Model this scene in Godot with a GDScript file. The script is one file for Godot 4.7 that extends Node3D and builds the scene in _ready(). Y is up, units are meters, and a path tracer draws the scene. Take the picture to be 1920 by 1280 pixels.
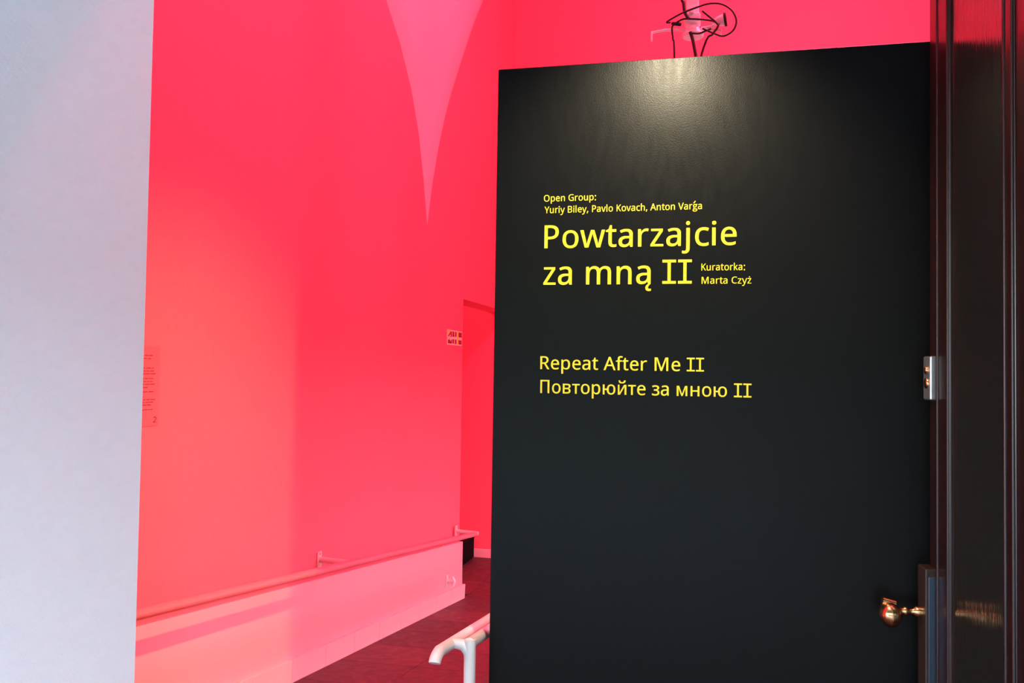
extends Node3D
# Room axes: x to the right, y up, -z into the room. p(x, y, d) is a point d metres beyond the viewer.

const WALL_X := -2.6
const RAMP_START := 2.18
const RAMP_SLOPE := 0.116
const RAMP_END := 9.25
const PANEL_D := 2.6

var M := {}
var taken := {}

func p(x: float, y: float, d: float) -> Vector3:
	return Vector3(x, y, -d)

func ramp_y(d: float) -> float:
	return -RAMP_SLOPE * (clampf(d, RAMP_START, RAMP_END) - RAMP_START)

func _ready():
	# ---------------------------------------------------------------- camera
	var cam := Camera3D.new()
	cam.name = "camera"
	cam.fov = rad_to_deg(2.0 * atan(640.0 / 1620.0))
	cam.near = 0.05
	cam.far = 200.0
	add_child(cam)
	var b := Basis(Vector3.UP, deg_to_rad(13.13)) * Basis(Vector3.RIGHT, deg_to_rad(1.85)) * Basis(Vector3.BACK, deg_to_rad(0.862))
	cam.transform = Transform3D(b, Vector3(0, 1.66, 0))
	cam.current = true
	# ---------------------------------------------------------------- sky and exposure
	var env := Environment.new()
	env.background_mode = Environment.BG_SKY
	var sky := Sky.new()
	var sm := ProceduralSkyMaterial.new()
	sm.sky_top_color = Color(0.77, 0.83, 0.91)
	sm.sky_horizon_color = Color(0.90, 0.94, 0.98)
	sm.ground_bottom_color = Color(0.42, 0.42, 0.42)
	sm.ground_horizon_color = Color(0.7, 0.74, 0.78)
	sm.sun_angle_max = 0.0
	sm.energy_multiplier = 25.0
	sky.sky_material = sm
	env.sky = sky
	env.tonemap_mode = Environment.TONE_MAPPER_LINEAR
	env.tonemap_exposure = 1.0
	env.sdfgi_enabled = true
	env.ssao_enabled = true
	env.ssil_enabled = true
	var we := WorldEnvironment.new()
	we.name = "world_environment"
	we.environment = env
	add_child(we)
	# ---------------------------------------------------------------- scene
	make_materials()
	build_shell()
	build_ceiling_lamps()
	build_flood_lamp()
	build_text_spotlight()
	build_partition()
	build_panel()
	build_door()
	build_wall_rail()
	build_ramp_rail()
	build_wall_things()
	build_mount()

# ------------------------------------------------------------------ materials
func noise_image(w: int, h: int, fx: float, fy: float, seed_n: int, octaves := 4) -> Image:
	var n := FastNoiseLite.new()
	n.seed = seed_n
	n.noise_type = FastNoiseLite.TYPE_SIMPLEX_SMOOTH
	n.frequency = 1.0
	n.fractal_octaves = octaves
	var im := Image.create(w, h, false, Image.FORMAT_RGB8)
	for j in h:
		for i in w:
			# torus lookup, so that the picture repeats without a seam
			var a := TAU * i / w
			var c := TAU * j / h
			var q := n.get_noise_3d(cos(a) * fx, sin(a) * fx + cos(c) * fy * 0.731, sin(c) * fy)
			var v := clampf(0.5 + 0.5 * q, 0, 1)
			im.set_pixel(i, j, Color(v, v, v))
	return im

func normal_tex(im: Image, strength: float) -> ImageTexture:
	var c: Image = im.duplicate()
	c.convert(Image.FORMAT_RGBA8)
	c.bump_map_to_normal_map(strength)
	c.generate_mipmaps()
	return ImageTexture.create_from_image(c)

func remap_tex(im: Image, lo: Color, hi: Color) -> ImageTexture:
	var c := Image.create(im.get_width(), im.get_height(), false, Image.FORMAT_RGB8)
	for j in im.get_height():
		for i in im.get_width():
			c.set_pixel(i, j, lo.lerp(hi, im.get_pixel(i, j).r))
	return ImageTexture.create_from_image(c)

func lin(r: float, g: float, bl: float) -> Color:
	return Color(r, g, bl).linear_to_srgb()

func mat(color: Color, rough := 0.6, metal := 0.0) -> StandardMaterial3D:
	var m := StandardMaterial3D.new()
	m.albedo_color = color
	m.roughness = rough
	m.metallic = metal
	return m

func triplanar(m: StandardMaterial3D, scale: float):
	m.uv1_triplanar = true
	m.uv1_world_triplanar = true
	m.uv1_scale = Vector3.ONE * scale

func make_materials():
	var fine := noise_image(256, 256, 9.0, 9.0, 11, 3)
	var coarse := noise_image(128, 128, 2.0, 2.0, 5, 4)
	var fine_n := normal_tex(fine, 2.0)
	# wall paint: strong pinkish red over rolled plaster
	var red := mat(Color(1, 1, 1), 0.55)
	red.albedo_texture = remap_tex(coarse, lin(0.88, 0.120, 0.180), lin(0.90, 0.132, 0.198))
	red.normal_enabled = true
	red.normal_texture = fine_n
	red.normal_scale = 0.12
	triplanar(red, 1.3)
	M.red = red
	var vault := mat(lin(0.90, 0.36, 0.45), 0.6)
	M.vault = vault
	# grey-white plaster of the entrance
	var plaster := mat(Color(1, 1, 1), 0.8)
	plaster.albedo_texture = remap_tex(coarse, lin(0.70, 0.72, 0.73), lin(0.76, 0.78, 0.79))
	plaster.normal_enabled = true
	plaster.normal_texture = fine_n
	plaster.normal_scale = 0.35
	triplanar(plaster, 3.0)
	M.plaster = plaster
	# black matt-gloss paint of the panel: fine roller grain, brushed streaks in the gloss
	var streak := noise_image(256, 256, 4.0, 1.2, 21, 4)
	var black := mat(lin(0.0045, 0.0045, 0.0048), 1.0)
	black.metallic_specular = 0.25
	black.roughness_texture = remap_tex(streak, Color(0.29, 0.29, 0.29), Color(0.40, 0.40, 0.40))
	black.normal_enabled = true
	black.normal_texture = normal_tex(noise_image(512, 512, 34.0, 34.0, 13, 2), 2.0)
	black.normal_scale = 0.12
	triplanar(black, 1.6)
	M.black_paint = black
	M.yellow = mat(lin(0.86, 0.66, 0.02), 0.38)
	# floor
	var fl := noise_image(256, 256, 1.6, 6.0, 31, 5)
	for k in 3:
		var f := mat([Color(1, 1, 1), Color(0.92, 0.92, 0.92), Color(0.84, 0.84, 0.84)][k], 0.5)
		f.albedo_texture = remap_tex(fl, lin(0.058, 0.013, 0.019), lin(0.110, 0.026, 0.036))
		f.roughness_texture = remap_tex(coarse, Color(0.45, 0.45, 0.45), Color(0.75, 0.75, 0.75))
		f.roughness = 1.0
		triplanar(f, 0.9)
		M["floor%d" % k] = f
	M.hedge = mat(lin(0.045, 0.07, 0.03), 0.9)
	M.dark_timber = mat(lin(0.12, 0.10, 0.09), 0.8)
	M.joint = mat(lin(0.05, 0.04, 0.04), 0.8)
	M.stone = mat(lin(0.22, 0.26, 0.29), 0.8)
	M.white_metal = mat(lin(0.80, 0.80, 0.80), 0.35)
	M.pink_metal = mat(lin(0.82, 0.50, 0.50), 0.4)
	M.steel = mat(lin(0.62, 0.64, 0.66), 0.32, 0.9)
	M.brass = mat(lin(0.78, 0.42, 0.20), 0.22, 1.0)
	M.black_plastic = mat(lin(0.008, 0.008, 0.008), 0.5)
	M.case_black = mat(lin(0.003, 0.003, 0.003), 0.8)
	M.case_black.metallic_specular = 0.15
	M.dark_steel = mat(lin(0.10, 0.14, 0.19), 0.35, 0.9)
	M.mount_white = mat(lin(0.92, 0.92, 0.92), 0.4)
	M.lock_brown = mat(lin(0.030, 0.014, 0.010), 0.4)
	M.skirting = mat(lin(0.88, 0.42, 0.46), 0.4)
	M.plate_red = mat(lin(0.86, 0.098, 0.15), 0.4)
	M.rail_red = mat(lin(0.88, 0.16, 0.21), 0.4)
	M.lit_wall_foot = mat(lin(0.88, 0.34, 0.40), 0.45)  # lower wall: the brighter light there is put into this paler tone
	M.print_red = mat(lin(0.16, 0.004, 0.007), 0.5)
	M.sign_pale = mat(lin(0.92, 0.72, 0.62), 0.5)
	M.sign_yellow = mat(lin(0.95, 0.85, 0.10), 0.5)
	M.sign_dark = mat(lin(0.20, 0.006, 0.015), 0.5)
	# old varnished door wood: upright grain smears its gloss sideways
	var grain := noise_image(256, 256, 12.0, 0.5, 41, 3)
	var wood := mat(lin(0.018, 0.0045, 0.004), 0.3)
	wood.normal_enabled = true
	wood.normal_texture = normal_tex(grain, 3.0)
	wood.normal_scale = 0.1
	triplanar(wood, 3.0)
	M.wood = wood
	var lacquer := mat(lin(0.016, 0.013, 0.010), 0.14)
	lacquer.normal_enabled = true
	lacquer.normal_texture = normal_tex(grain, 3.0)
	lacquer.normal_scale = 0.16
	lacquer.metallic_specular = 0.8
	triplanar(lacquer, 3.0)
	M.lacquer = lacquer
	var glow := mat(Color(1, 0.9, 0.75), 0.5)
	glow.emission_enabled = true
	glow.emission = Color(1, 0.88, 0.7)
	glow.emission_energy_multiplier = 2.0
	M.glow = glow

# ------------------------------------------------------------------ geometry helpers
func st() -> SurfaceTool:
	var s := SurfaceTool.new()
	s.begin(Mesh.PRIMITIVE_TRIANGLES)
	return s

func tri(s: SurfaceTool, a: Vector3, b: Vector3, c: Vector3, out: Vector3):
	if (c - a).cross(b - a).dot(out) < 0.0:
		var t := b
		b = c
		c = t
	s.add_vertex(a)
	s.add_vertex(b)
	s.add_vertex(c)

func quad(s: SurfaceTool, a: Vector3, b: Vector3, c: Vector3, d: Vector3, out: Vector3):
	tri(s, a, b, c, out)
	tri(s, a, c, d, out)

func cbox(s: SurfaceTool, t: Transform3D, size: Vector3, ch := 0.003):
	# box with chamfered edges
	var h := size * 0.5
	ch = minf(ch, minf(h.x, minf(h.y, h.z)) * 0.6)
	s.set_smooth_group(-1)
	var o := t.origin
	var v := func(sx: float, sy: float, sz: float, ax: int) -> Vector3:
		var q := Vector3(sx * (h.x - ch), sy * (h.y - ch), sz * (h.z - ch))
		q[ax] = [sx, sy, sz][ax] * h[ax]
		return t * q
	var sg := [-1.0, 1.0]
	for ax in 3:
		for k in sg:
			var c4 := []
			for e in [[-1.0, -1.0], [1.0, -1.0], [1.0, 1.0], [-1.0, 1.0]]:
				var q := [0.0, 0.0, 0.0]
				q[ax] = k
				q[(ax + 1) % 3] = e[0]
				q[(ax + 2) % 3] = e[1]
				c4.append(v.call(q[0], q[1], q[2], ax))
			quad(s, c4[0], c4[1], c4[2], c4[3], (c4[0] + c4[2]) * 0.5 - o)
	for ax in 3:   # edges along ax
		var a1 := (ax + 1) % 3
		var a2 := (ax + 2) % 3
		for i in sg:
			for j in sg:
				var q := [0.0, 0.0, 0.0]
				q[a1] = i
				q[a2] = j
				q[ax] = -1.0
				var A: Vector3 = v.call(q[0], q[1], q[2], a1)
				var B: Vector3 = v.call(q[0], q[1], q[2], a2)
				q[ax] = 1.0
				var C: Vector3 = v.call(q[0], q[1], q[2], a2)
				var D: Vector3 = v.call(q[0], q[1], q[2], a1)
				quad(s, A, B, C, D, (A + B + C + D) * 0.25 - o)
	for i in sg:
		for j in sg:
			for k in sg:
				var A: Vector3 = v.call(i, j, k, 0)
				var B: Vector3 = v.call(i, j, k, 1)
				var C: Vector3 = v.call(i, j, k, 2)
				tri(s, A, B, C, (A + B + C) / 3.0 - o)

func bx(s: SurfaceTool, lo: Vector3, hi: Vector3, ch := 0.003):
	cbox(s, Transform3D(Basis(), (lo + hi) * 0.5), (hi - lo).abs(), ch)

func tube(s: SurfaceTool, pts: Array, radii, seg := 14, caps := true):
	# swept round tube through pts; radii is a number or one number for each point
	s.set_smooth_group(1)
	var n := pts.size()
	var rings := []
	var up := Vector3.UP
	var prev := Vector3.ZERO
	for i in n:
		var d: Vector3
		if i == 0: d = pts[1] - pts[0]
		elif i == n - 1: d = pts[n - 1] - pts[n - 2]
		else: d = (pts[i + 1] - pts[i]).normalized() + (pts[i] - pts[i - 1]).normalized()
		d = d.normalized()
		if i == 0:
			up = Vector3.UP if absf(d.y) < 0.9 else Vector3.RIGHT
		var side := up.cross(d).normalized()
		up = d.cross(side).normalized()
		var r: float = radii if (radii is float or radii is int) else radii[i]
		var ring := []
		for k in seg:
			var a := TAU * k / seg
			ring.append(pts[i] + (side * cos(a) + up * sin(a)) * r)
		rings.append(ring)
	for i in n - 1:
		for k in seg:
			var k2 := (k + 1) % seg
			var mid: Vector3 = (pts[i] + pts[i + 1]) * 0.5
			var cc: Vector3 = (rings[i][k] + rings[i][k2] + rings[i + 1][k] + rings[i + 1][k2]) * 0.25
			quad(s, rings[i][k], rings[i][k2], rings[i + 1][k2], rings[i + 1][k], cc - mid)
	if caps:
		s.set_smooth_group(-1)
		for k in seg:
			var k2 := (k + 1) % seg
			tri(s, pts[0], rings[0][k], rings[0][k2], pts[0] - pts[1])
			tri(s, pts[n - 1], rings[n - 1][k], rings[n - 1][k2], pts[n - 1] - pts[n - 2])

func spline(pts: Array, per := 6) -> Array:
	var out := []
	for i in pts.size() - 1:
		var a: Vector3 = pts[maxi(i - 1, 0)]
		var b: Vector3 = pts[i]
		var c: Vector3 = pts[i + 1]
		var d: Vector3 = pts[mini(i + 2, pts.size() - 1)]
		for k in per:
			out.append(b.cubic_interpolate(c, a, d, float(k) / per))
	out.append(pts[pts.size() - 1])
	return out

func lathe(s: SurfaceTool, base: Vector3, axis: Vector3, prof: Array, seg := 24):
	# prof: [distance along axis, radius]
	var pts := []
	var rad := []
	for q in prof:
		pts.append(base + axis * q[0])
		rad.append(maxf(q[1], 0.0002))
	tube(s, pts, rad, seg)

func prism(s: SurfaceTool, poly: PackedVector2Array, y0: float, y1: float):
	# upright prism over a plan polygon of (x, d)
	s.set_smooth_group(-1)
	var c := Vector2.ZERO
	for q in poly: c += q / poly.size()
	var n := poly.size()
	for i in n:
		var a := poly[i]
		var b2 := poly[(i + 1) % n]
		var m := (a + b2) * 0.5 - c
		quad(s, p(a.x, y0, a.y), p(b2.x, y0, b2.y), p(b2.x, y1, b2.y), p(a.x, y1, a.y), Vector3(m.x, 0, -m.y))
	var ix := Geometry2D.triangulate_polygon(poly)
	for i in range(0, ix.size(), 3):
		for e in [[y0, Vector3.DOWN], [y1, Vector3.UP]]:
			var A := poly[ix[i]]
			var B := poly[ix[i + 1]]
			var C := poly[ix[i + 2]]
			tri(s, p(A.x, e[0], A.y), p(B.x, e[0], B.y), p(C.x, e[0], C.y), e[1])

func numbered(called: String) -> String:
	if not taken.has(called):
		taken[called] = 0
		return called
	taken[called] += 1
	return "%s_%03d" % [called, taken[called]]

func part(called: String, s: SurfaceTool, m: Material, parent: Node) -> MeshInstance3D:
	s.generate_normals()
	var o := MeshInstance3D.new()
	o.mesh = s.commit()
	o.material_override = m
	o.name = called
	parent.add_child(o, true)
	return o

func tag(o: Node, label: String, category: String, group := ""):
	o.set_meta("label", label)
	o.set_meta("category", category)
	if group != "": o.set_meta("group", group)

func thing(called: String, at: Vector3, label: String, category: String, group := "") -> Node3D:
	var o := Node3D.new()
	o.name = numbered(called)
	add_child(o)
	o.position = at
	tag(o, label, category, group)
	return o

func solid(called: String, s: SurfaceTool, m: Material, label: String, category: String, group := "") -> MeshInstance3D:
	var o := part(numbered(called), s, m, self)
	tag(o, label, category, group)
	return o

func struct(called: String, s: SurfaceTool, m: Material, label := "") -> MeshInstance3D:
	var o := part(numbered(called), s, m, self)
	o.set_meta("kind", "structure")
	if label != "": o.set_meta("label", label)
	return o

func struct_node(called: String, label := "") -> Node3D:
	var o := Node3D.new()
	o.name = numbered(called)
	add_child(o)
	o.set_meta("kind", "structure")
	if label != "": o.set_meta("label", label)
	return o

# ------------------------------------------------------------------ the room
func build_shell():
	# left wall with the tall opening at its far end and a shallow arched recess above it
	var wl := CSGCombiner3D.new()
	wl.name = "wall_left"
	wl.set_meta("kind", "structure")
	wl.set_meta("label", "tall pinkish red painted wall with a wall rail")
	add_child(wl)
	var body := CSGBox3D.new()
	body.name = "wall_body"
	body.size = Vector3(0.3, 9.2, 9.25)
	body.position = p(WALL_X - 0.15, 3.4, 1.85 + 4.625)
	body.material = M.red
	wl.add_child(body)
	var hole := CSGBox3D.new()
	hole.name = "opening"
	hole.operation = CSGShape3D.OPERATION_SUBTRACTION
	hole.size = Vector3(0.6, 4.41, 2.6)
	hole.position = p(WALL_X - 0.15, 2.41 - 2.205, 8.92 + 1.3)
	hole.material = M.red
	wl.add_child(hole)
	var niche := CSGPolygon3D.new()
	niche.name = "arch_recess"
	niche.operation = CSGShape3D.OPERATION_SUBTRACTION
	var arch := PackedVector2Array()
	var ap := [[8.25, 2.6], [8.27, 2.80], [8.31, 3.0], [8.40, 3.22], [8.54, 3.44], [8.70, 3.63], [8.90, 3.82], [9.15, 3.98], [9.40, 4.12], [9.75, 4.34], [10.15, 4.55]]
	for q in ap: arch.append(Vector2(q[0], q[1]))
	arch.append(Vector2(11.3, 4.8))
	arch.append(Vector2(11.3, -1.3))
	arch.append(Vector2(8.25, -1.3))
	niche.polygon = arch
	niche.depth = 0.3
	# polygon (x, y) -> (-z, y); the recess cuts 2.5 cm into the wall
	niche.transform = Transform3D(Basis(Vector3(0, 0, -1), Vector3(0, 1, 0), Vector3(1, 0, 0)), Vector3(WALL_X + 0.275, 0, 0))
	niche.material = M.red
	wl.add_child(niche)

	var s := st()
	bx(s, p(-6.0, -1.3, 11.1), p(4.2, 8.0, 11.4))
	struct("wall_back", s, M.red, "red painted end wall far behind the black panel")
	s = st()
	bx(s, p(3.6, -1.3, 1.85), p(3.9, 8.0, 4.4))
	bx(s, p(3.6, -1.3, 10.4), p(3.9, 8.0, 11.1))
	bx(s, p(3.6, 2.45, 4.4), p(3.9, 8.0, 10.4))  # gap below: opening added to bring daylight onto the left wall
	struct("wall_right", s, M.red, "unseen red wall at the right with a wide opening added to light the left wall")
	s = st()
	bx(s, p(-5.8, -1.3, 6.3), p(-5.5, 4.4, 11.1))
	bx(s, p(-5.5, -1.3, 6.3), p(-2.9, 4.4, 6.5))
	struct("wall_side_room", s, M.red)
	s = st()
	bx(s, p(-5.8, 4.3, 6.3), p(-2.9, 4.5, 11.1))
	struct("ceiling_side_room", s, M.red)
	# entrance wall: plaster outside, black inside to keep red out of the panel gloss, doorway from -1.354 to 0.70
	s = st()
	prism(s, PackedVector2Array([Vector2(-6.0, 0.95), Vector2(-2.15, 0.95), Vector2(-1.332, 1.82), Vector2(-6.0, 1.82)]), -0.3, 8.0)
	prism(s, PackedVector2Array([Vector2(0.74, 0.95), Vector2(5.0, 0.95), Vector2(5.0, 1.82), Vector2(0.72, 1.82)]), -0.3, 8.0)
	prism(s, PackedVector2Array([Vector2(-2.16, 0.95), Vector2(0.96, 0.95), Vector2(0.73, 1.82), Vector2(-1.34, 1.82)]), 2.86, 8.0)
	struct("wall_entrance", s, M.plaster, "pale grey plaster side of the entrance, nearest the viewer")
	s = st()
	bx(s, p(-6.0, -1.3, 1.82), p(-1.36, 8.0, 1.85), 0.001)
	bx(s, p(0.72, -1.3, 1.82), p(3.6, 8.0, 1.85), 0.001)
	bx(s, p(-1.36, 2.86, 1.82), p(0.72, 8.0, 1.85), 0.001)
	struct("wall_entrance_lining", s, M.black_paint)
	# ceiling with the vault springing from the left wall
	s = st()
	bx(s, p(-6.0, 7.8, 1.0), p(4.2, 8.0, 11.4))
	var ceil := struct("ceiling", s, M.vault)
	s = st()
	s.set_smooth_group(1)
	var rz := [[0.0, 0.0, 0.0], [0.2, 0.055, 0.05], [0.46, 0.138, 0.128], [0.83, 0.289, 0.285], [1.16, 0.50, 0.455], [1.46, 0.80, 0.635], [1.66, 1.09, 0.77], [1.95, 1.42, 0.98], [2.36, 1.80, 1.30], [2.95, 2.35, 1.83], [3.6, 3.0, 2.35], [4.9, 4.2, 3.3]]
	var ns := 16
	var rows := []
	for q in rz:
		var row := []
		for k in ns + 1:
			var t := -1.0 + 2.0 * k / ns
			var dz: float = t * (q[1] if t < 0 else q[2] * 0.93)
			row.append(p(WALL_X - 0.002 + 0.16 * (q[1] + q[2]) * 0.5 * sqrt(maxf(0, 1.0 - t * t)), 2.945 + q[0], 7.606 + dz))
		rows.append(row)
	for i in rows.size() - 1:
		for k in ns:
			quad(s, rows[i][k], rows[i][k + 1], rows[i + 1][k + 1], rows[i + 1][k], Vector3(1, -0.3, 0.2))
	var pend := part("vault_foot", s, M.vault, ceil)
	pend.set_meta("label", "lighter pink pointed foot of the vault between two arches")
	# floors
	s = st()
	bx(s, p(-16, -0.35, -15), p(16, -0.02, 1.0))
	bx(s, p(3.9, -1.2, 1.0), p(16, -0.84, 16))
	struct("ground", s, M.stone)
	s = st()
	bx(s, p(-2.6, -0.35, 0.95), p(3.6, -0.012, RAMP_START))
	s.set_smooth_group(-1)
	var y1 := ramp_y(RAMP_END)
	for e in [[RAMP_START, 0.0, RAMP_END, y1], [RAMP_END, y1, 11.2, y1]]:
		var x0 := -5.6
		var x1 := 3.6
		var a := p(x0, e[1] - 0.012, e[0])
		var b := p(x1, e[1] - 0.012, e[0])
		var c := p(x1, e[3] - 0.012, e[2])
		var d := p(x0, e[3] - 0.012, e[2])
		quad(s, a, b, c, d, Vector3.UP)
		var dn := Vector3(0, -0.25, 0)
		quad(s, a + dn, b + dn, c + dn, d + dn, Vector3.DOWN)
		quad(s, a, d, d + dn, a + dn, Vector3.LEFT)
		quad(s, b, c, c + dn, b + dn, Vector3.RIGHT)
	var floor_o := struct("floor", s, M.joint, "dark red-brown tiled floor sloping down into the room")
	var tile := 0.6
	var boxm := {}
	var rng := RandomNumberGenerator.new()
	rng.seed = 7
	var d0 := 1.0
	while d0 < 11.1:
		var d1 := minf(d0 + tile, 11.1)
		for lim in [RAMP_START, RAMP_END]:
			if d0 < lim - 0.001 and d1 > lim: d1 = lim
		var ya := ramp_y(d0)
		var yb := ramp_y(d1)
		var le := Vector2(d1 - d0, yb - ya).length()
		var x := -2.6 if d0 < 8.9 else -4.4
		while x < 2.2:
			var key := "%.3f" % le
			if not boxm.has(key):
				var ts := st()
				cbox(ts, Transform3D(), Vector3(tile - 0.004, 0.012, le - 0.004), 0.0015)
				ts.generate_normals()
				boxm[key] = ts.commit()
			var o := MeshInstance3D.new()
			o.mesh = boxm[key]
			o.name = "floor_tile"
			o.material_override = M["floor%d" % rng.randi_range(0, 2)]
			o.transform = Transform3D(Basis(Vector3.RIGHT, atan2(yb - ya, d1 - d0)), p(x + tile * 0.5, (ya + yb) * 0.5 - 0.006, (d0 + d1) * 0.5))
			floor_o.add_child(o, true)
			x += tile
		d0 = d1
	# board along the wall foot, painted paler for the light falling below the rail
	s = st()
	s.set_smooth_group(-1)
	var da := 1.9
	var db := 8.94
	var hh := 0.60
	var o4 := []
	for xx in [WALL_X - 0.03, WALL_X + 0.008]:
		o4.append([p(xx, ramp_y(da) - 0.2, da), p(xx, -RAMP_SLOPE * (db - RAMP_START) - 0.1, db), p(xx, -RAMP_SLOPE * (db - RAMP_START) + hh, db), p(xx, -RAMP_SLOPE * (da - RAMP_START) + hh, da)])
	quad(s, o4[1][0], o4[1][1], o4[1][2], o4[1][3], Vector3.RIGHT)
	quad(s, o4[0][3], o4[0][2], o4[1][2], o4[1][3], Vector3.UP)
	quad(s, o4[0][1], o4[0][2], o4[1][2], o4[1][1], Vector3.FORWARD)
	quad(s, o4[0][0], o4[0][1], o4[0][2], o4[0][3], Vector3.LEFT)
	struct("trim_1", s, M.lit_wall_foot, "lower part of the red wall below the handrail, painted paler for brighter light there")
	# skirting, one block after another down the ramp
	var bb := struct_node("baseboard_left", "pale pink skirting blocks along the foot of the red wall")
	var sl := 0.49
	var d2 := 8.965
	while d2 > 2.3:
		var ss := st()
		var a0 := d2 - sl + 0.003
		var ym := ramp_y((a0 + d2) * 0.5)
		var bas := Basis(Vector3.RIGHT, -atan(RAMP_SLOPE))
		cbox(ss, Transform3D(bas, p(WALL_X + 0.02, ym + 0.074, (a0 + d2) * 0.5)), Vector3(0.03, 0.148, (d2 - a0) * 1.006), 0.003)
		part("skirting_block", ss, M.skirting, bb)
		d2 -= sl
	s = st()
	bx(s, p(-5.5, -0.82, 11.075), p(3.6, -0.71, 11.1))
	struct("baseboard_back", s, M.skirting, "pale skirting at the foot of the far wall beyond the opening")
	# hedges added outside, out of view, to cut low sky light at both openings
	hedge(p(0, -0.02, -12.0), 0.0, 30.0, 4.9, 12, "tall dark green hedge added behind the viewer to block low sky light")
	hedge(p(9.0, -0.84, 8.0), PI / 2, 15.0, 3.75, 19, "lower dark green hedge added beyond the right opening to block low sky light")
	# unseen dark block at the right, added to keep daylight off the panel
	s = st()
	bx(s, p(0.74, -0.02, -0.7), p(1.1, 3.05, 0.95))
	struct("wall_added_blocker", s, M.dark_timber)
	# unseen portico roof, its height and dark tone set to shade the entrance
	s = st()
	bx(s, p(-9, 3.05, -3.6), p(9, 3.3, 0.95))
	struct("ceiling_unseen_portico", s, M.dark_timber)

func hedge(at: Vector3, turn: float, length: float, high: float, seed_n: int, label: String):
	var n := FastNoiseLite.new()
	n.seed = seed_n
	n.frequency = 0.5
	var s := st()
	s.set_smooth_group(1)
	var hr := []
	var steps := int(length / 0.5)
	for i in steps + 1:
		var hx := -length * 0.5 + 0.5 * i
		var row := []
		for k in 13:
			var a := PI * k / 12.0
			var bump := 1.0 + 0.12 * n.get_noise_2d(hx * 1.7, k * 0.9)
			row.append(Vector3(hx, high * pow(sin(a), 0.6) * bump if k > 0 and k < 12 else 0.0, -cos(a) * bump))
		hr.append(row)
	for i in steps:
		for k in 12:
			var mid: Vector3 = (hr[i][k] + hr[i + 1][k + 1]) * 0.5
			quad(s, hr[i][k], hr[i][k + 1], hr[i + 1][k + 1], hr[i + 1][k], mid - Vector3(mid.x, high * 0.3, 0))
	var o := solid("sky_blocking_hedge", s, M.hedge, label, "hedge", "hedges added outside against sky light")
	o.position = at
	o.rotation.y = turn

# ------------------------------------------------------------------ lamps
func build_ceiling_lamps():
	var spots := [[1.8, 6.9, 3.2], [1.0, 7.0, 4.8], [1.6, 7.0, 6.4], [-4.3, 3.55, 8.2]]  # the last one is added out of view to redden the recess
	var words := ["nearest the entrance", "in the middle of the row", "farthest from the entrance", "added in the side room to redden the recess"]
	for i in 4:
		var q: Array = spots[i]
		var t := thing("pendant_lamp", p(q[0], q[1], q[2]), "white globe lamp under the ceiling, " + words[i], "lamp", "globe lamps under the ceiling")
		var s := st()
		lathe(s, Vector3(0, -0.17, 0), Vector3.UP, [[0.0, 0.001], [0.015, 0.07], [0.06, 0.13], [0.12, 0.162], [0.17, 0.17], [0.22, 0.162], [0.28, 0.13], [0.325, 0.07], [0.34, 0.04]])
		part("globe", s, M.glow, t)
		s = st()
		tube(s, [Vector3(0, 0.17, 0), Vector3(0, (7.8 if i < 3 else 4.3) - q[1], 0)], 0.012)
		part("rod", s, M.white_metal, t)
		var l := OmniLight3D.new()
		l.name = "globe_light"
		l.light_energy = 14.0 if i < 3 else 4.0
		l.light_color = lin(1.0, 0.155, 0.30)
		l.light_size = 0.16
		l.omni_range = 40.0
		l.omni_attenuation = 2.0
		l.shadow_enabled = true
		t.add_child(l)

func build_flood_lamp():
	# small flood lamp over the doorway, shining on the panel and on the wall to the left
	var at := p(-0.16, 2.845, 1.93)
	var t := thing("flood_lamp", at, "small white flood lamp on an arm above the doorway", "lamp")
	var aim := (p(-0.16, 2.05, 2.6) - at).normalized()
	var s := st()
	lathe(s, -aim * 0.075, aim, [[0.0, 0.012], [0.006, 0.026], [0.05, 0.030], [0.066, 0.034]])
	part("housing", s, M.white_metal, t)
	s = st()
	lathe(s, -aim * 0.009, aim, [[0.0, 0.030], [0.003, 0.030]])
	part("lens", s, M.glow, t)
	s = st()
	tube(s, spline([-aim * 0.06, Vector3(0.02, 0.10, 0.06), Vector3(0.02, 0.16, 0.082)]), 0.007)
	part("arm", s, M.white_metal, t)
	var l := SpotLight3D.new()
	l.name = "flood_light"
	l.light_energy = 3.7
	l.light_color = Color(1.0, 0.93, 0.78)
	l.light_size = 0.025
	l.spot_range = 30.0
	l.spot_attenuation = 2.0
	l.spot_angle = 45.0
	l.spot_angle_attenuation = 0.9
	l.shadow_enabled = true
	t.add_child(l)
	l.look_at_from_position(at + aim * 0.004, at + aim, Vector3.UP)

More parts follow.
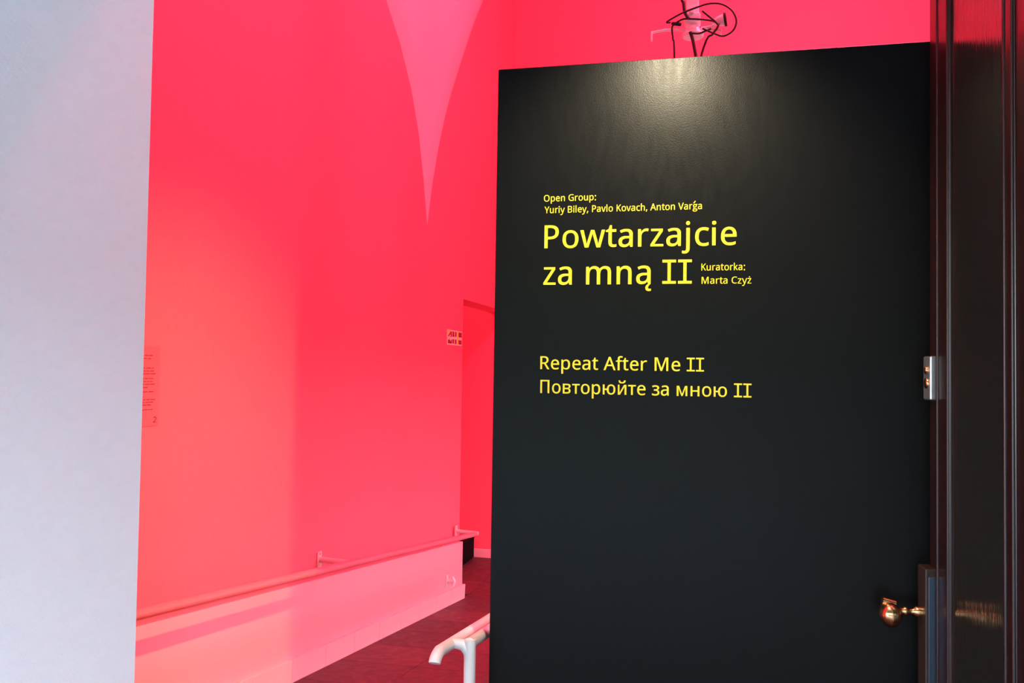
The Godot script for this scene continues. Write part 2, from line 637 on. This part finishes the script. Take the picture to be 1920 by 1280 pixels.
func build_text_spotlight():
	# spotlight hidden behind the black panel, turned on the wall text at the left
	var at := p(0.0, 2.81, 3.5)
	var t := thing("wall_spotlight", at, "spotlight hidden behind the black panel, turned on the wall text", "spotlight")
	var aim := (p(-2.6, 0.35, 4.0) - at).normalized()
	var s := st()
	lathe(s, -aim * 0.10, aim, [[0.0, 0.015], [0.008, 0.030], [0.07, 0.034], [0.090, 0.040]])
	part("housing", s, M.white_metal, t)
	s = st()
	lathe(s, -aim * 0.009, aim, [[0.0, 0.034], [0.003, 0.034]])
	part("lens", s, M.glow, t)
	s = st()
	tube(s, [-aim * 0.07, Vector3(0.10, 0.0, 0.0), Vector3(0.12, -0.32, -0.5)], 0.009)
	part("arm", s, M.white_metal, t)
	var l := SpotLight3D.new()
	l.name = "wall_spot_light"
	l.light_energy = 10.0
	l.light_color = Color(1.0, 0.84, 0.52)
	l.light_size = 0.03
	l.spot_range = 30.0
	l.spot_attenuation = 2.0
	l.spot_angle = 42.0
	l.spot_angle_attenuation = 1.0
	l.shadow_enabled = true
	t.add_child(l)
	l.look_at_from_position(at + aim * 0.004, at + aim, Vector3.UP)

func build_partition():
	var t := thing("shadow_partition", p(0.0, ramp_y(4.1), 4.08), "dark partition board added unseen behind the lettered panel to shade the left wall", "partition")  # unseen board, placed to cast the upright shadow edge at the left
	var s := st()
	bx(s, Vector3(-0.9, 0.0, -0.04), Vector3(1.0, 3.0 - ramp_y(4.1), 0.04), 0.003)
	part("board", s, M.black_paint, t)
	for x in [-0.6, 0.7]:
		s = st()
		bx(s, Vector3(x, 0.03, -0.5), Vector3(x + 0.05, 0.09, -0.03), 0.003)
		part("foot", s, M.black_paint, t)

# ------------------------------------------------------------------ the black panel with its lettering
func fitted_text(text: String, x0: float, x1: float, base: float, cap: float, probe: String, parent: Node, called: String, embolden := 0.0):
	var sf := SystemFont.new()
	sf.font_names = PackedStringArray(["Droid Sans"])
	var fv := FontVariation.new()
	fv.base_font = sf
	fv.variation_embolden = embolden
	var mk := func(tx: String) -> TextMesh:
		var tm := TextMesh.new()
		tm.font = fv
		tm.font_size = 64
		tm.pixel_size = 0.01
		tm.depth = 0.1
		tm.curve_step = 1.0
		tm.horizontal_alignment = HORIZONTAL_ALIGNMENT_LEFT
		tm.text = tx
		return tm
	var hb: AABB = mk.call(probe).get_aabb()
	var tm: TextMesh = mk.call(text)
	var ab := tm.get_aabb()
	var sx := (x1 - x0) / ab.size.x
	var sy := cap / hb.size.y
	var o := MeshInstance3D.new()
	o.mesh = tm
	o.material_override = M.yellow
	o.name = called
	o.transform = Transform3D(Basis().scaled(Vector3(sx, sy, 0.012)), Vector3(x0 - ab.position.x * sx, base - hb.position.y * sy, 0.0004))
	parent.add_child(o, true)
	return o

func roman_two(x0: float, x1: float, base: float, cap: float, parent: Node, called: String):
	# two slab-serif numerals side by side
	var s := st()
	var w := (x1 - x0) * 0.465
	var bar := cap * 0.115
	for k in 2:
		var a: float = x0 if k == 0 else x1 - w
		bx(s, Vector3(a, base, 0), Vector3(a + w, base + bar, 0.0008), 0.0002)
		bx(s, Vector3(a, base + cap - bar, 0), Vector3(a + w, base + cap, 0.0008), 0.0002)
		var m := a + w * 0.5
		bx(s, Vector3(m - cap * 0.066, base + bar, 0), Vector3(m + cap * 0.066, base + cap - bar, 0.0008), 0.0002)
	part(called, s, M.yellow, parent)

func build_panel():
	var t := thing("exhibition_panel", p(0, 0, PANEL_D), "freestanding black painted exhibition panel with yellow lettering", "panel")
	var s := st()
	bx(s, Vector3(-0.664, -0.075, -0.09), Vector3(0.66, 2.6, 0), 0.002)
	part("board", s, M.black_paint, t)
	fitted_text("Open Group:", -0.5119, -0.3509, 2.1779, 0.0205, "H", t, "artist_group_lettering", 0.12)
	fitted_text("Yuriy Biley, Pavlo Kovach, Anton Varga", -0.5097, -0.0362, 2.1419, 0.0205, "H", t, "artist_names_lettering", 0.12)
	# the accent over the g of the last name
	s = st()
	cbox(s, Transform3D(Basis(Vector3.BACK, deg_to_rad(-38)), Vector3(-0.0575, 2.1633, 0.0004)), Vector3(0.0028, 0.0085, 0.0008), 0.0002)
	part("accent_mark", s, M.yellow, t)
	fitted_text("Powtarzajcie", -0.5086, 0.0638, 2.0337, 0.0709, "H", t, "title_lettering", 0.12)
	fitted_text("za mną", -0.5104, -0.1830, 1.9210, 0.0540, "z", t, "title_lettering", 0.12)
	roman_two(-0.1497, -0.0637, 1.9213, 0.0717, t, "title_numerals")
	fitted_text("Kuratorka:", -0.0363, 0.0883, 1.9597, 0.0205, "H", t, "curator_lettering", 0.12)
	fitted_text("Marta Czyż", -0.0352, 0.1061, 1.9204, 0.0205, "H", t, "curator_lettering", 0.12)
	fitted_text("Repeat After Me", -0.5162, -0.0948, 1.6622, 0.0400, "H", t, "english_title_lettering", 0.12)
	roman_two(-0.0762, -0.0263, 1.6620, 0.0405, t, "english_title_numerals")
	fitted_text("Повторюйте за мною", -0.5152, 0.0395, 1.5892, 0.0403, "H", t, "ukrainian_title_lettering", 0.1)
	roman_two(0.0591, 0.1085, 1.5888, 0.0405, t, "ukrainian_title_numerals")

# ------------------------------------------------------------------ the open door leaf
func build_door():
	var dr := struct_node("door_1", "dark varnished wooden door leaf standing open at the right")
	var dirx := (p(0.574, 0, 2.55) - p(0.628, 0, 1.93))
	var le := dirx.length()
	dirx = dirx.normalized()
	dr.transform = Transform3D(Basis(dirx, Vector3.UP, dirx.cross(Vector3.UP)), p(0.628, 0, 1.93))
	# local x: hinge to free edge; face seen by the viewer at local z = 0, wood behind it
	var H := 2.82
	var s := st()
	bx(s, Vector3(le - 0.06, 0.012, 0), Vector3(le, H, 0.045), 0.003)
	part("stile", s, M.wood, dr)
	s = st()
	bx(s, Vector3(0, 0.012, 0), Vector3(0.083, H, 0.045), 0.003)
	part("stile", s, M.wood, dr)
	s = st()
	bx(s, Vector3(0.083, 0.012, 0), Vector3(le - 0.06, 0.30, 0.045), 0.003)
	part("bottom_rail", s, M.wood, dr)
	s = st()
	bx(s, Vector3(0.083, H - 0.10, 0), Vector3(le - 0.06, H, 0.045), 0.003)
	part("top_rail", s, M.wood, dr)
	for e in [[le - 0.16, le - 0.06], [0.083, 0.136]]:
		s = st()
		bx(s, Vector3(e[0], 0.30, -0.004), Vector3(e[1], H - 0.10, 0.04), 0.004)
		var w: float = e[1] - e[0]
		for f in [0.12, 0.88]:
			tube(s, [Vector3(e[0] + w * f, 0.30, -0.003), Vector3(e[0] + w * f, H - 0.10, -0.003)], 0.005, 10)
		part("moulding", s, M.wood, dr)
	for e in [[0.203, le - 0.16, 0.003], [0.136, 0.203, 0.0012]]:
		s = st()
		bx(s, Vector3(e[0], 0.30, e[2]), Vector3(e[1], H - 0.10, 0.03), 0.001)
		part("polished_panel", s, M.lacquer, dr)
	# rim lock with knob near the free edge
	s = st()
	bx(s, Vector3(le - 0.062, 0.80, -0.030), Vector3(le + 0.004, 1.15, 0.002), 0.003)
	var lock := part("rim_lock", s, M.lock_brown, dr)
	lock.set_meta("label", "dark brown box lock with a steel edge plate")
	s = st()
	bx(s, Vector3(le - 0.0645, 0.81, -0.023), Vector3(le - 0.061, 1.130, -0.003), 0.001)
	part("edge_plate", s, M.dark_steel, lock)
	s = st()
	lathe(s, Vector3(le - 0.03, 1.03, -0.028), Vector3(0, 0, -1), [[0.0, 0.015], [0.012, 0.015], [0.020, 0.013], [0.024, 0.008], [0.036, 0.0075], [0.040, 0.012], [0.047, 0.013], [0.052, 0.008], [0.058, 0.011]])
	part("knob_neck", s, M.brass, dr)
	s = st()
	lathe(s, Vector3(le - 0.03, 1.022, -0.082), Vector3(0.0, -0.12, -1).normalized(), [[0.0, 0.006], [0.003, 0.016], [0.010, 0.026], [0.022, 0.033], [0.034, 0.033], [0.046, 0.026], [0.054, 0.014], [0.057, 0.003]])
	tube(s, [Vector3(le - 0.02, 1.045, -0.095), Vector3(le - 0.02, 1.052, -0.128)], 0.011, 16)
	part("knob", s, M.brass, dr).set_meta("label", "round brass door knob")
	# small night latch higher up
	s = st()
	bx(s, Vector3(le - 0.062, 1.595, -0.018), Vector3(le - 0.004, 1.712, 0.002), 0.003)
	var nl := part("night_latch", s, M.steel, dr)
	s = st()
	lathe(s, Vector3(le - 0.035, 1.675, -0.017), Vector3(0, 0, -1), [[0.0, 0.010], [0.006, 0.010], [0.008, 0.004]])
	lathe(s, Vector3(le - 0.035, 1.640, -0.017), Vector3(0, 0, -1), [[0.0, 0.014], [0.005, 0.014], [0.007, 0.006]])
	part("latch_knob", s, M.brass, nl)

# ------------------------------------------------------------------ rails
func build_wall_rail():
	var rx := -2.355
	var ry := func(d: float) -> float: return 0.432 - 0.118 * (d - 4.686)
	var t := thing("wall_handrail", p(rx, 0, 4.7), "pinkish red tubular handrail held off the red wall by brackets", "handrail")
	var o := t.position
	var s := st()
	var pts := [p(rx, ry.call(2.3), 2.3) - o, p(rx, ry.call(5.0), 5.0) - o, p(rx, ry.call(8.55), 8.55) - o]
	# the far end turns back to the wall
	for k in range(1, 7):
		var a := deg_to_rad(90.0 * k / 6)
		pts.append(p(rx - 0.09 * (1.0 - cos(a)), ry.call(8.55) - 0.006 * k, 8.55 + 0.13 * sin(a)) - o)
	tube(s, pts, 0.0245, 18)
	part("tube", s, M.rail_red, t)
	for d in [2.9, 5.46, 8.69]:
		var y: float = ry.call(d)
		s = st()
		bx(s, p(WALL_X, y - 0.045, d - 0.03) - o, p(WALL_X + 0.012, y + 0.065, d + 0.03) - o, 0.003)
		var br := part("bracket_plate", s, M.pink_metal, t)
		s = st()
		tube(s, [p(WALL_X + 0.008, y + 0.012, d) - o, p(rx + 0.002, y, d) - o], 0.02, 14)
		part("bracket_arm", s, M.pink_metal, br)
		s = st()
		tube(s, [p(WALL_X + 0.010, y + 0.050, d) - o, p(WALL_X + 0.020, y + 0.050, d) - o], 0.008, 10)
		part("screw", s, M.pink_metal, br)

func build_ramp_rail():
	var ay := func(d: float) -> float: return 0.81 - 0.117 * (d - 2.728)
	var t := thing("ramp_railing", p(-0.70, 0, 2.51), "white tubular ramp railing beside the black panel", "railing")
	var o := t.position
	var r := 0.0175
	var s := st()
	var pts := []
	# blunt end bent downwards
	var e0 := p(-0.76, ay.call(2.40), 2.40) - o
	pts.append(e0 + Vector3(-0.001, -0.022, 0.040))
	pts.append(e0 + Vector3(-0.001, -0.013, 0.034))
	pts.append(e0 + Vector3(0, -0.004, 0.020))
	pts.append(e0)
	pts.append(p(-0.76, ay.call(8.3), 8.3) - o)
	tube(s, spline(pts.slice(0, 4), 4) + [pts[4]], r, 20)
	part("handrail", s, M.white_metal, t)
	s = st()
	var by := func(d: float) -> float: return 0.826 - 0.117 * (d - 2.647)
	tube(s, [p(-0.70, by.call(2.505), 2.505) - o, p(-0.70, by.call(8.2), 8.2) - o], r, 20)
	part("top_tube", s, M.white_metal, t)
	for d in [2.51, 4.3, 6.2, 8.0]:
		s = st()
		var y: float = by.call(d)
		tube(s, [p(-0.70, ramp_y(d), d) - o, p(-0.70, y - 0.03, d) - o, p(-0.70, y + 0.012, d) - o], r, 20)
		part("post", s, M.white_metal, t)
		s = st()
		tube(s, spline([p(-0.70, y - 0.055, d) - o, p(-0.703, y - 0.028, d) - o, p(-0.717, y - 0.009, d) - o, p(-0.735, y - 0.004, d) - o, p(-0.76, y - 0.004, d) - o], 4), [0.0172, 0.0172, 0.0171, 0.0171, 0.017, 0.017, 0.017, 0.0168, 0.0166, 0.0164, 0.0162, 0.016, 0.0158, 0.0156, 0.0155, 0.015, 0.015], 18)
		part("side_arm", s, M.white_metal, t)
		s = st()
		lathe(s, p(-0.70, ramp_y(d) - 0.004, d) - o, Vector3.UP, [[0.0, 0.05], [0.008, 0.05], [0.012, 0.03]])
		part("foot_flange", s, M.white_metal, t)

# ------------------------------------------------------------------ things on and by the wall
func build_wall_things():
	var x := WALL_X
	# printed text plate half hidden by the entrance
	var t := thing("text_plate", p(x, 1.56, 3.45), "red wall text plate with dark red printed lines", "text plate")
	var o := t.position
	var s := st()
	bx(s, p(x, 1.365, 3.12) - o, p(x + 0.004, 1.745, 3.671) - o, 0.001)
	part("plate", s, M.plate_red, t)
	var rng := RandomNumberGenerator.new()
	rng.seed = 3
	var lines := [[1.701, 3.616], [1.686, 3.601], [1.641, 3.625], [1.627, 3.626], [1.614, 3.639], [1.592, 3.624], [1.578, 3.618], [1.565, 3.635], [1.55, 3.582], [1.529, 3.627], [1.492, 3.641], [1.48, 3.626], [1.467, 3.611], [1.445, 3.624], [1.405, 3.54]]
	for q in lines:
		s = st()
		var d: float = q[1]
		while d > 3.16:
			var w := rng.randf_range(0.012, 0.04)
			var k := 0.0
			while k < w:   # letters of a word too small to read
				var h := rng.randf_range(0.0035, 0.0060)
				bx(s, p(x + 0.004, q[0] - 0.003, d - k - 0.0030) - o, p(x + 0.0046, q[0] - 0.003 + h, d - k) - o, 0.0001)
				k += 0.0042
			d -= w + 0.006
		part("printed_line", s, M.print_red, t)
	s = st()
	tube(s, spline([p(x + 0.0045, 1.404, 3.634) - o, p(x + 0.0045, 1.409, 3.643) - o, p(x + 0.0045, 1.402, 3.652) - o, p(x + 0.0045, 1.392, 3.645) - o, p(x + 0.0045, 1.384, 3.632) - o, p(x + 0.0045, 1.383, 3.652) - o], 4), 0.0022, 6)
	part("printed_emblem", s, M.print_red, t)

	# escape-route sign at the corner of the opening
	var sx := x - 0.025
	t = thing("exit_sign", p(sx, 1.978, 8.61), "small escape route sign at the corner of the tall opening", "sign")
	o = t.position
	s = st()
	bx(s, p(sx, 1.902, 8.35) - o, p(sx + 0.006, 2.055, 8.87) - o, 0.001)
	part("sign_plate", s, M.sign_pale, t)
	for e in [[8.37, 8.50, 1.915, 1.955], [8.375, 8.50, 1.985, 2.04], [8.52, 8.58, 1.918, 1.963], [8.52, 8.585, 1.988, 2.042], [8.61, 8.665, 1.915, 1.963], [8.61, 8.665, 1.990, 2.042], [8.74, 8.855, 1.915, 1.96], [8.74, 8.855, 1.99, 2.042]]:
		s = st()
		bx(s, p(sx + 0.006, e[2], e[0]) - o, p(sx + 0.008, e[3], e[1]) - o, 0.0005)
		part("dark_field", s, M.sign_dark, t)
	s = st()
	bx(s, p(sx + 0.006, 1.906, 8.675) - o, p(sx + 0.0085, 2.05, 8.73) - o, 0.0005)
	part("yellow_bar", s, M.sign_yellow, t)
	s = st()
	cbox(s, Transform3D(Basis(Vector3.RIGHT, deg_to_rad(30)), p(sx + 0.008, 2.03, 8.395) - o), Vector3(0.004, 0.03, 0.08), 0.001)
	part("arrow_head", s, M.sign_yellow, t)
	s = st()
	tube(s, spline([p(sx + 0.009, 1.998, 8.44) - o, p(sx + 0.009, 1.985, 8.41) - o, p(sx + 0.009, 1.965, 8.42) - o, p(sx + 0.009, 1.945, 8.45) - o], 4), 0.006, 8)
	part("pale_figure", s, M.sign_pale, t)

	# white fitting low on the wall near the corner
	var fy := -0.47
	t = thing("wall_fitting", p(x + 0.008, fy, 8.37), "small white wall fitting just above the skirting near the corner", "wall fitting")
	o = t.position
	s = st()
	bx(s, p(x + 0.008, fy - 0.06, 8.34) - o, p(x + 0.022, fy + 0.06, 8.39) - o, 0.003)
	part("back_plate", s, M.white_metal, t)
	s = st()
	tube(s, [p(x + 0.018, fy, 8.365) - o, p(x + 0.10, fy + 0.004, 8.365) - o], 0.02, 14)
	part("stub", s, M.white_metal, t)
	s = st()
	tube(s, [p(x + 0.075, fy + 0.045, 8.365) - o, p(x + 0.09, fy, 8.365) - o, p(x + 0.08, fy - 0.045, 8.365) - o], [0.012, 0.02, 0.012], 12)
	part("cross_piece", s, M.white_metal, t)

	# black case on the floor of the side room
	var fyl := ramp_y(11.0)
	t = thing("equipment_case", p(-3.2, fyl, 10.75), "low black case on the floor beyond the tall opening", "case")
	s = st()
	bx(s, Vector3(-0.16, 0.012, -0.27), Vector3(0.16, 0.27, 0.27), 0.008)
	part("body", s, M.case_black, t)
	s = st()
	bx(s, Vector3(-0.165, 0.262, -0.275), Vector3(0.165, 0.292, 0.275), 0.006)
	part("lid", s, M.case_black, t)
	for q in [[-0.13, -0.23], [0.13, -0.23], [-0.13, 0.23], [0.13, 0.23]]:
		s = st()
		tube(s, [Vector3(q[0], 0.0, q[1]), Vector3(q[0], 0.014, q[1])], 0.018, 12)
		part("foot", s, M.case_black, t)

# ------------------------------------------------------------------ ceiling mount with spotlight and cables
func build_mount():
	var Z := 5.0
	var t := thing("ceiling_mount", p(-0.13, 7.8, Z), "white ceiling pole with bracket arms hanging above the black panel", "ceiling mount")
	var o := t.position
	var s := st()
	bx(s, p(-0.17, 3.66, Z - 0.038) - o, p(-0.095, 7.8, Z + 0.038) - o, 0.006)
	part("pole", s, M.mount_white, t)
	s = st()
	bx(s, p(-0.178, 3.655, Z - 0.046) - o, p(-0.086, 3.705, Z + 0.046) - o, 0.006)
	bx(s, p(-0.145, 3.70, Z - 0.055) - o, p(-0.12, 3.73, Z - 0.036) - o, 0.003)
	part("collar", s, M.mount_white, t)
	s = st()
	lathe(s, p(-0.128, 3.578, Z) - o, Vector3.UP, [[0.0, 0.055], [0.008, 0.062], [0.02, 0.062], [0.026, 0.045], [0.08, 0.03]])
	part("swivel_plate", s, M.mount_white, t)
	for e in [[[-0.15, 3.622, 0.0], [-0.28, 3.626, -0.02], [-0.36, 3.612, -0.03], [-0.36, 3.565, -0.03]], [[-0.10, 3.622, 0.0], [-0.02, 3.612, -0.01], [0.027, 3.600, -0.02], [0.027, 3.570, -0.02]]]:
		s = st()
		for i in e.size() - 1:
			var a := p(e[i][0], e[i][1], Z + e[i][2]) - o
			var b := p(e[i + 1][0], e[i + 1][1], Z + e[i + 1][2]) - o
			var dv := (b - a).normalized()
			var sd := dv.cross(Vector3.BACK).normalized()
			cbox(s, Transform3D(Basis(dv, sd.cross(dv) * -1.0, sd).orthonormalized(), (a + b) * 0.5), Vector3(a.distance_to(b) + 0.008, 0.018, 0.010), 0.002)
		part("bracket_arm", s, M.mount_white, t)

	# spotlight head clamped to the mount, turned away to the right
	var hp := p(-0.02, 3.648, Z - 0.02)
	t = thing("spotlight", hp, "small white spotlight with black rim pointing right above the panel", "spotlight")
	var ax := Vector3(0.98, 0.13, 0.1).normalized()
	s = st()
	lathe(s, Vector3.ZERO, ax, [[0.0, 0.010], [0.004, 0.016], [0.022, 0.020], [0.03, 0.026], [0.068, 0.034]])
	part("head", s, M.mount_white, t)
	s = st()
	lathe(s, ax * 0.066, ax, [[0.0, 0.036], [0.003, 0.039], [0.014, 0.039]])
	part("rim", s, M.black_plastic, t)
	s = st()
	tube(s, [Vector3(0.03, 0, 0), Vector3(0.0, -0.022, 0.0), Vector3(-0.06, -0.02, -0.02)], 0.007, 10)
	part("bracket", s, M.mount_white, t)

	cable("loop_cable", "black cable in a wide loop round the spotlight", Z - 0.078, 0.0056, [[-0.25, 3.644], [-0.273, 3.647], [-0.224, 3.675], [-0.167, 3.7], [-0.097, 3.721], [-0.055, 3.732], [-0.018, 3.735], [0.019, 3.73], [0.056, 3.713], [0.093, 3.677], [0.112, 3.623], [0.094, 3.571], [0.043, 3.544], [-0.008, 3.562], [-0.073, 3.596]])
	cable("power_cable", "black cable hanging straight down at the left behind the panel", Z - 0.064, 0.0056, [[-0.222, 2.9], [-0.229, 3.474], [-0.237, 3.552], [-0.243, 3.616], [-0.23, 3.637], [-0.186, 3.662], [-0.139, 3.661], [-0.083, 3.654], [-0.013, 3.639], [0.02, 3.618]])
	cable("signal_cable", "black cable bending right then down behind the panel", Z - 0.11, 0.0066, [[-0.074, 3.683], [-0.036, 3.648], [0.006, 3.607], [0.011, 3.587], [-0.017, 3.546], [-0.067, 3.47], [-0.2, 2.95]])
	cable("short_cable", "short black cable sagging under the bracket plate", Z - 0.075, 0.0056, [[-0.138, 3.575], [-0.091, 3.57], [-0.054, 3.582], [-0.026, 3.592]])
	cable("thick_cable", "thick dark cable hanging below the middle of the mount", Z - 0.07, 0.0095, [[-0.141, 3.584], [-0.114, 3.473], [-0.03, 2.95]])
	cable("pole_cable", "dark cable running down along the white ceiling pole", Z - 0.07, 0.0095, [[-0.22, 7.7], [-0.215, 4.2], [-0.192, 3.811], [-0.18, 3.757], [-0.172, 3.70], [-0.15, 3.66]])
	s = st()
	var pa := p(-0.248, 3.645, Z - 0.06)
	var dv2 := (p(-0.186, 3.638, Z - 0.05) - pa).normalized()
	lathe(s, pa, dv2, [[0.0, 0.005], [0.008, 0.010], [0.05, 0.011], [0.058, 0.008]], 14)
	solid("cable_plug", s, M.black_plastic, "black plug at the left end of the looped cable", "plug")

func cable(called: String, label: String, d: float, r: float, q: Array):
	var pts := []
	for e in q: pts.append(p(e[0], e[1], d))
	var s := st()
	tube(s, spline(pts, 5), r, 8)
	solid(called, s, M.black_plastic, label, "cable")
